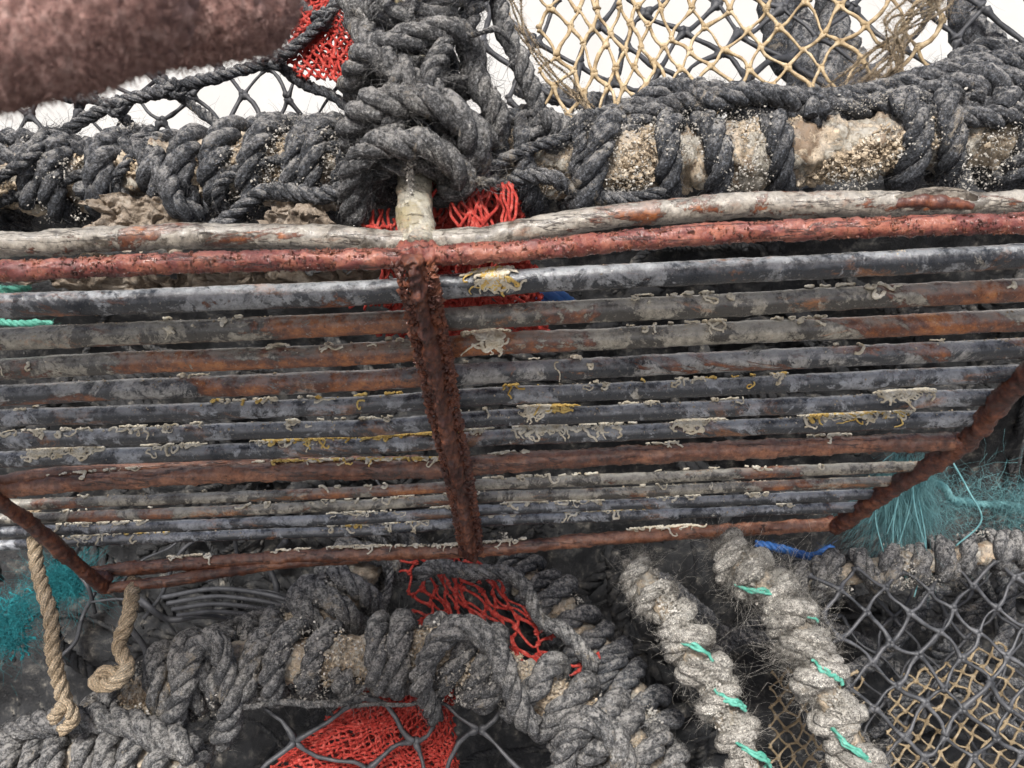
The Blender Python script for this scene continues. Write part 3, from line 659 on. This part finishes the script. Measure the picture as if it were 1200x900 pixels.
for path,fs in ((B1,(.32,.54,.74)),(B2,(.12,.27,.47,.72))):
    p=smooth([P(*q) for q in path],.002); T=tang(p)
    for fq in fs:
        mb=MB(); i=int(fq*(len(p)-1)); t=T[i]; sd=unit(np.cross(t,FW)); c0=rng.uniform(-.4,.5); ln=rng.uniform(.022,.034); sp_=rng.uniform(.35,.55)
        for s in range(3):
            A=np.linspace(-sp_,sp_,9)+rng.normal()*.08
            pts=[p[i]+t*(a*ln+s*.0020)+(-FW*math.cos(a+c0)+sd*math.sin(a+c0))*(.0215-.018*a*a)+rng.normal(size=3)*.0006 for a in A]
            sweep(mb,smooth(pts,.0008),.0011+.0004*rng.random(),7,disp=lambda V:fbm(V,700,3,2)*.0004)
        mb.build('green_twine',m_green,lr)
mb=MB(); net(mb,patch([(930,670,.71),(1260,630,.70),(1300,960,.66),(990,960,.66)],.02,5,3,.001),12,11,.0016,seed=9,jit=.14,knots=1.7,slack=.1); mb.build('netting',m_greynet,lr)
mb=MB(); net(mb,patch([(930,680,.80),(1260,640,.80),(1300,960,.76),(960,960,.76)],.03,6,13,.003),11,10,.0013,seed=19,jit=.2,knots=1.7,slack=.12,drop=.1); mb.build('netting',m_blacknet,lr)['label']='darker second layer of black netting'
mb=MB(); net(mb,patch([(1045,785,.755),(1170,765,.755),(1215,910,.74),(1035,930,.74)],.012,9,5,.002),13,13,.0010,seed=10,jit=.15,slack=.1); mb.build('netting',m_tannet2,lr)['label']='tan netting seen through the black netting'
mb=MB(); net(mb,patch([(895,785,.75),(1010,790,.75),(1010,970,.73),(895,970,.73)],.012,9,6,.002),11,15,.0010,seed=11,jit=.15,slack=.1); mb.build('netting',m_tannet2,lr)['label']='tan netting between the two frayed bars'
def f(mb):
    for q in range(14):
        x=rng.uniform(900,1230);y=rng.uniform(680,900);pts=[];a=rng.uniform(0,6.3)
        for s in range(5): pts.append((x,y,.84+rng.uniform(-.03,.03))); a+=rng.normal()*.6; x+=math.cos(a)*55;y+=math.sin(a)*45
        straight_rope(mb,pts,rng.choice([.003,.005,.008]),seed=q,fray=2500,flen=.009)
ropepart('rope_tangle',m_black,lr,f)

# ================= loose ropes
HK=dict(fray=1500,flen=.004,wander=.1,rough=.08,lump=.08)
mb=MB(); straight_rope(mb,[(38,600,.66),(42,660,.65),(58,720,.64),(62,770,.64),(75,835,.64)],.0055,jit=.004,**HK)
straight_rope(mb,[(62,842,.64),(75,825,.63),(86,842,.635),(72,856,.64)],.005,**HK)
tag(mb.build('tan_rope',m_tan),'tan rope hanging straight down at the far left below the grille','rope')
mb=MB(); straight_rope(mb,[(158,680,.70),(152,720,.67),(140,755,.66),(150,780,.65),(135,800,.64),(112,800,.65),(125,788,.655),(150,792,.66)],.0058,**HK)
tag(mb.build('tan_rope',m_tan),'short tan rope ending in a knot, second from the left below the grille','rope')
mb=MB()
n=2300; b=np.stack([P(1062+rng.normal()*13,560+rng.normal()*12,.74+rng.normal()*.008) for _ in range(n)])
fibres(mb,b,np.array([-.05,-.1,-1.])+rng.normal(size=(n,3))*.26,.02+.045*rng.random(n),.00020,curl=.5,K=8,walk=.05)
n=1500; b=np.stack([P(rng.uniform(1060,1215),rng.normal(590,14),.79+rng.normal()*.015) for _ in range(n)])
b=b[vnoise(b,30,6)>0]; n=len(b)
fibres(mb,b,np.array([.2,0,-.5])+rng.normal(size=(n,3))*.8,.012+.028*rng.random(n),.00018,curl=.9,K=8,walk=.14)
for s in range(26):
    o=rng.normal(size=3)*.006; p=smooth([P(1062,548,.745)+o,P(1058,590,.74)+o*1.8+rng.normal(size=3)*.004,P(1052,635,.74)+o*2.2+rng.normal(size=3)*.006],.002); sweep(mb,p,.0006,5)
straight_rope(mb,[(1230,600,.83),(1150,590,.80),(1095,560,.77),(1058,560,.745)],.0035,fray=9000,flen=.018,jit=.008,wander=.8,walk=.3)
p=smooth([P(1110,530,.72),P(1135,575,.70),P(1150,610,.70),P(1120,640,.71)],.002); sweep(mb,p,.0008,6)
tag(mb.build('frayed_rope',m_teal),'frayed teal rope end hanging beside the right corner of the grille','rope')
for i,(pts,r,m,l) in enumerate([
  ([(885,636,.76),(920,644,.75),(950,652,.75),(975,642,.76)],.0035,m_blue,'blue rope piece under the right end of the bottom bar'),
  ([(630,347,.56),(650,350,.55),(668,358,.56)],.006,m_blue,'small blue rope end showing between the top rods'),
  ([(-40,374,.5),(20,379,.49),(62,380,.5)],.0022,m_green,'green cord behind the second rod at the left edge'),
  ([(-20,335,.5),(10,340,.49),(35,336,.5)],.0022,m_green,'short green cord behind the first rod at the left edge')]):
    mb=MB(); straight_rope(mb,pts,r,fray=3500,flen=.007); tag(mb.build('cord',m),l,'rope')
def blobnet(c,label,seed,col=m_turq):
    mb=MB(); net(mb,patch(c,.02,14,seed,.008),13,13,.0007,jit=.35,seed=seed,slack=.3,drop=.25)
    q=[P(*k) for k in c]; n=1500; u=rng.random((n,1));v=rng.random((n,1)); b=q[0]*(1-u)*(1-v)+q[1]*u*(1-v)+q[2]*u*v+q[3]*(1-u)*v
    g=vnoise(b,40,seed)>-.1; b=b[g]; n=len(b)
    fibres(mb,b-FW*.01*rng.random((n,1)),rng.normal(size=(n,3)),.010+.018*rng.random(n),.00022,curl=.9,K=7,walk=.16)
    tag(mb.build('teal_net',col),label,'net')
blobnet([(-30,705,.86),(38,695,.84),(28,755,.82),(-30,765,.84)],'teal net scrap at the left edge below the grille',3)
blobnet([(66,670,.86),(98,666,.86),(94,692,.85),(64,690,.85)],'small teal net scrap between the two tan ropes',4)

# ================= gloved hand
gm,nt,b=M_('brown_fleece'); v0=coords(nt)
nt.links.new(ramp(nt,nz(nt,330,6,.8,v0),[(.32,(.12,.057,.047)),(.5,(.35,.19,.16)),(.66,(.64,.43,.375))]),b.inputs['Base Color']); b.inputs['Roughness'].default_value=.95
nt.links.new(bump(nt,nz(nt,500,5,.75,v0),1.,.002),b.inputs['Normal']); b.inputs['Sheen Weight'].default_value=.1
mb=MB()
def cap_tube(pts,r0,r1):
    p=smooth(pts,.003); t=np.linspace(0,1,len(p)); L=length(p); rr=r0+(r1-r0)*t; e=np.minimum(1,(L[-1]-L)/r1); rr=rr*np.sqrt(np.clip(1-(1-e)**2,.02,1)); sweep(mb,p,rr,16)
cap_tube([P(-300,20,.185),P(-100,48,.175),P(60,30,.17),P(215,-28,.166)],.0145,.0125)
cap_tube([P(-300,-40,.21),P(-60,0,.21),P(150,10,.21),P(345,-20,.202)],.0130,.0146)
cap_tube([P(-320,-140,.21),P(-60,-150,.22),P(100,-130,.215),P(190,-110,.20)],.0135,.0110)
cap_tube([P(-340,-230,.21),P(-120,-260,.22),P(20,-230,.215),P(90,-190,.205)],.012,.010)
cap_tube([P(-420,60,.20),P(-330,170,.19),P(-220,230,.18),P(-130,220,.17)],.015,.012)
cap_tube([P(-640,-120,.215),P(-450,-90,.21),P(-300,-70,.205),P(-230,-70,.205)],.032,.030)
cap_tube([P(-640,-60,.215),P(-450,-20,.21),P(-300,-10,.20),P(-230,-10,.20)],.026,.024)
cap_tube([P(-620,-90,.215),P(-1100,-60,.23),P(-1700,0,.25)],.030,.040)
tmp=mb.build('glove_tmp',gm); md=tmp.modifiers.new('r','REMESH'); md.mode='VOXEL'; md.voxel_size=.0010; md.use_smooth_shade=True
s_=tmp.modifiers.new('s','SMOOTH'); s_.iterations=3
dg=bpy.context.evaluated_depsgraph_get(); me=bpy.data.meshes.new_from_object(tmp.evaluated_get(dg)); loc=tmp.location.copy()
bpy.data.objects.remove(tmp)
glove=bpy.data.objects.new('gloved_hand',me); C.objects.link(glove); glove.location=loc
if not me.materials: me.materials.append(gm)
tag(glove,'brown fleece gloved hand with fingers reaching in at the top left corner','gloved hand')
nv=len(me.vertices); co=np.zeros(nv*3); me.vertices.foreach_get('co',co); co=co.reshape(-1,3); no=np.zeros(nv*3); me.vertices.foreach_get('normal',no); no=no.reshape(-1,3)
q_=co*np.array([2.6,.7,.7]); co=co+no*(np.abs(fbm(q_,330,4,2))*.0016+fbm(co,70,9,2)*.0010)[:,None]
me.vertices.foreach_set('co',co.ravel()); me.update()
lf=np.array(loc); xs=co[:,0]+lf[0]; keep=np.where(xs>-.15)[0]
NF=50000; ii=rng.choice(keep,NF); mb=MB(); fibres(mb,co[ii]+lf+rng.normal(size=(NF,3))*.0005,no[ii]+rng.normal(size=(NF,3))*.9,.0007+.0009*rng.random(NF),.00013,curl=1.1)
glove['_o']=tuple(loc); fz=mb.build('fleece_pile',gm,glove); tag(fz,None,None,kind='stuff'); del glove['_o']

# ================= light, camera
sc=bpy.context.scene
w=bpy.data.worlds.new('World'); sc.world=w; w.use_nodes=True; nt=w.node_tree
sky=nt.nodes.new('ShaderNodeTexSky'); sky.sky_type='NISHITA'; sky.sun_disc=False; sky.sun_elevation=R(60); sky.sun_rotation=R(195); sky.air_density=1.; sky.dust_density=6.
nt.links.new(sky.outputs[0],nt.nodes['Background'].inputs[0]); nt.nodes['Background'].inputs[1].default_value=.15
sd=bpy.data.lights.new('sun','SUN'); sd.energy=5.; sd.angle=R(10); sd.color=(1,.98,.955); so=bpy.data.objects.new('sun',sd); C.objects.link(so)
az=R(195); el=R(60); dv=Vector((math.sin(az)*math.cos(el),math.cos(az)*math.cos(el),math.sin(el))); so.rotation_euler=dv.to_track_quat('Z','Y').to_euler()
cd=bpy.data.cameras.new('camera'); cam=bpy.data.objects.new('camera',cd); C.objects.link(cam); cam.location=tuple(CAM); cam.rotation_euler=(R(90)-PITCH,0,0)
cd.sensor_width=36; cd.lens=30; cd.clip_start=.01; cd.clip_end=200
cd.dof.use_dof=True; cd.dof.focus_distance=.5; cd.dof.aperture_fstop=26
sc.camera=cam
sc.view_settings.view_transform='Standard'; sc.view_settings.look='None'; sc.view_settings.exposure=0
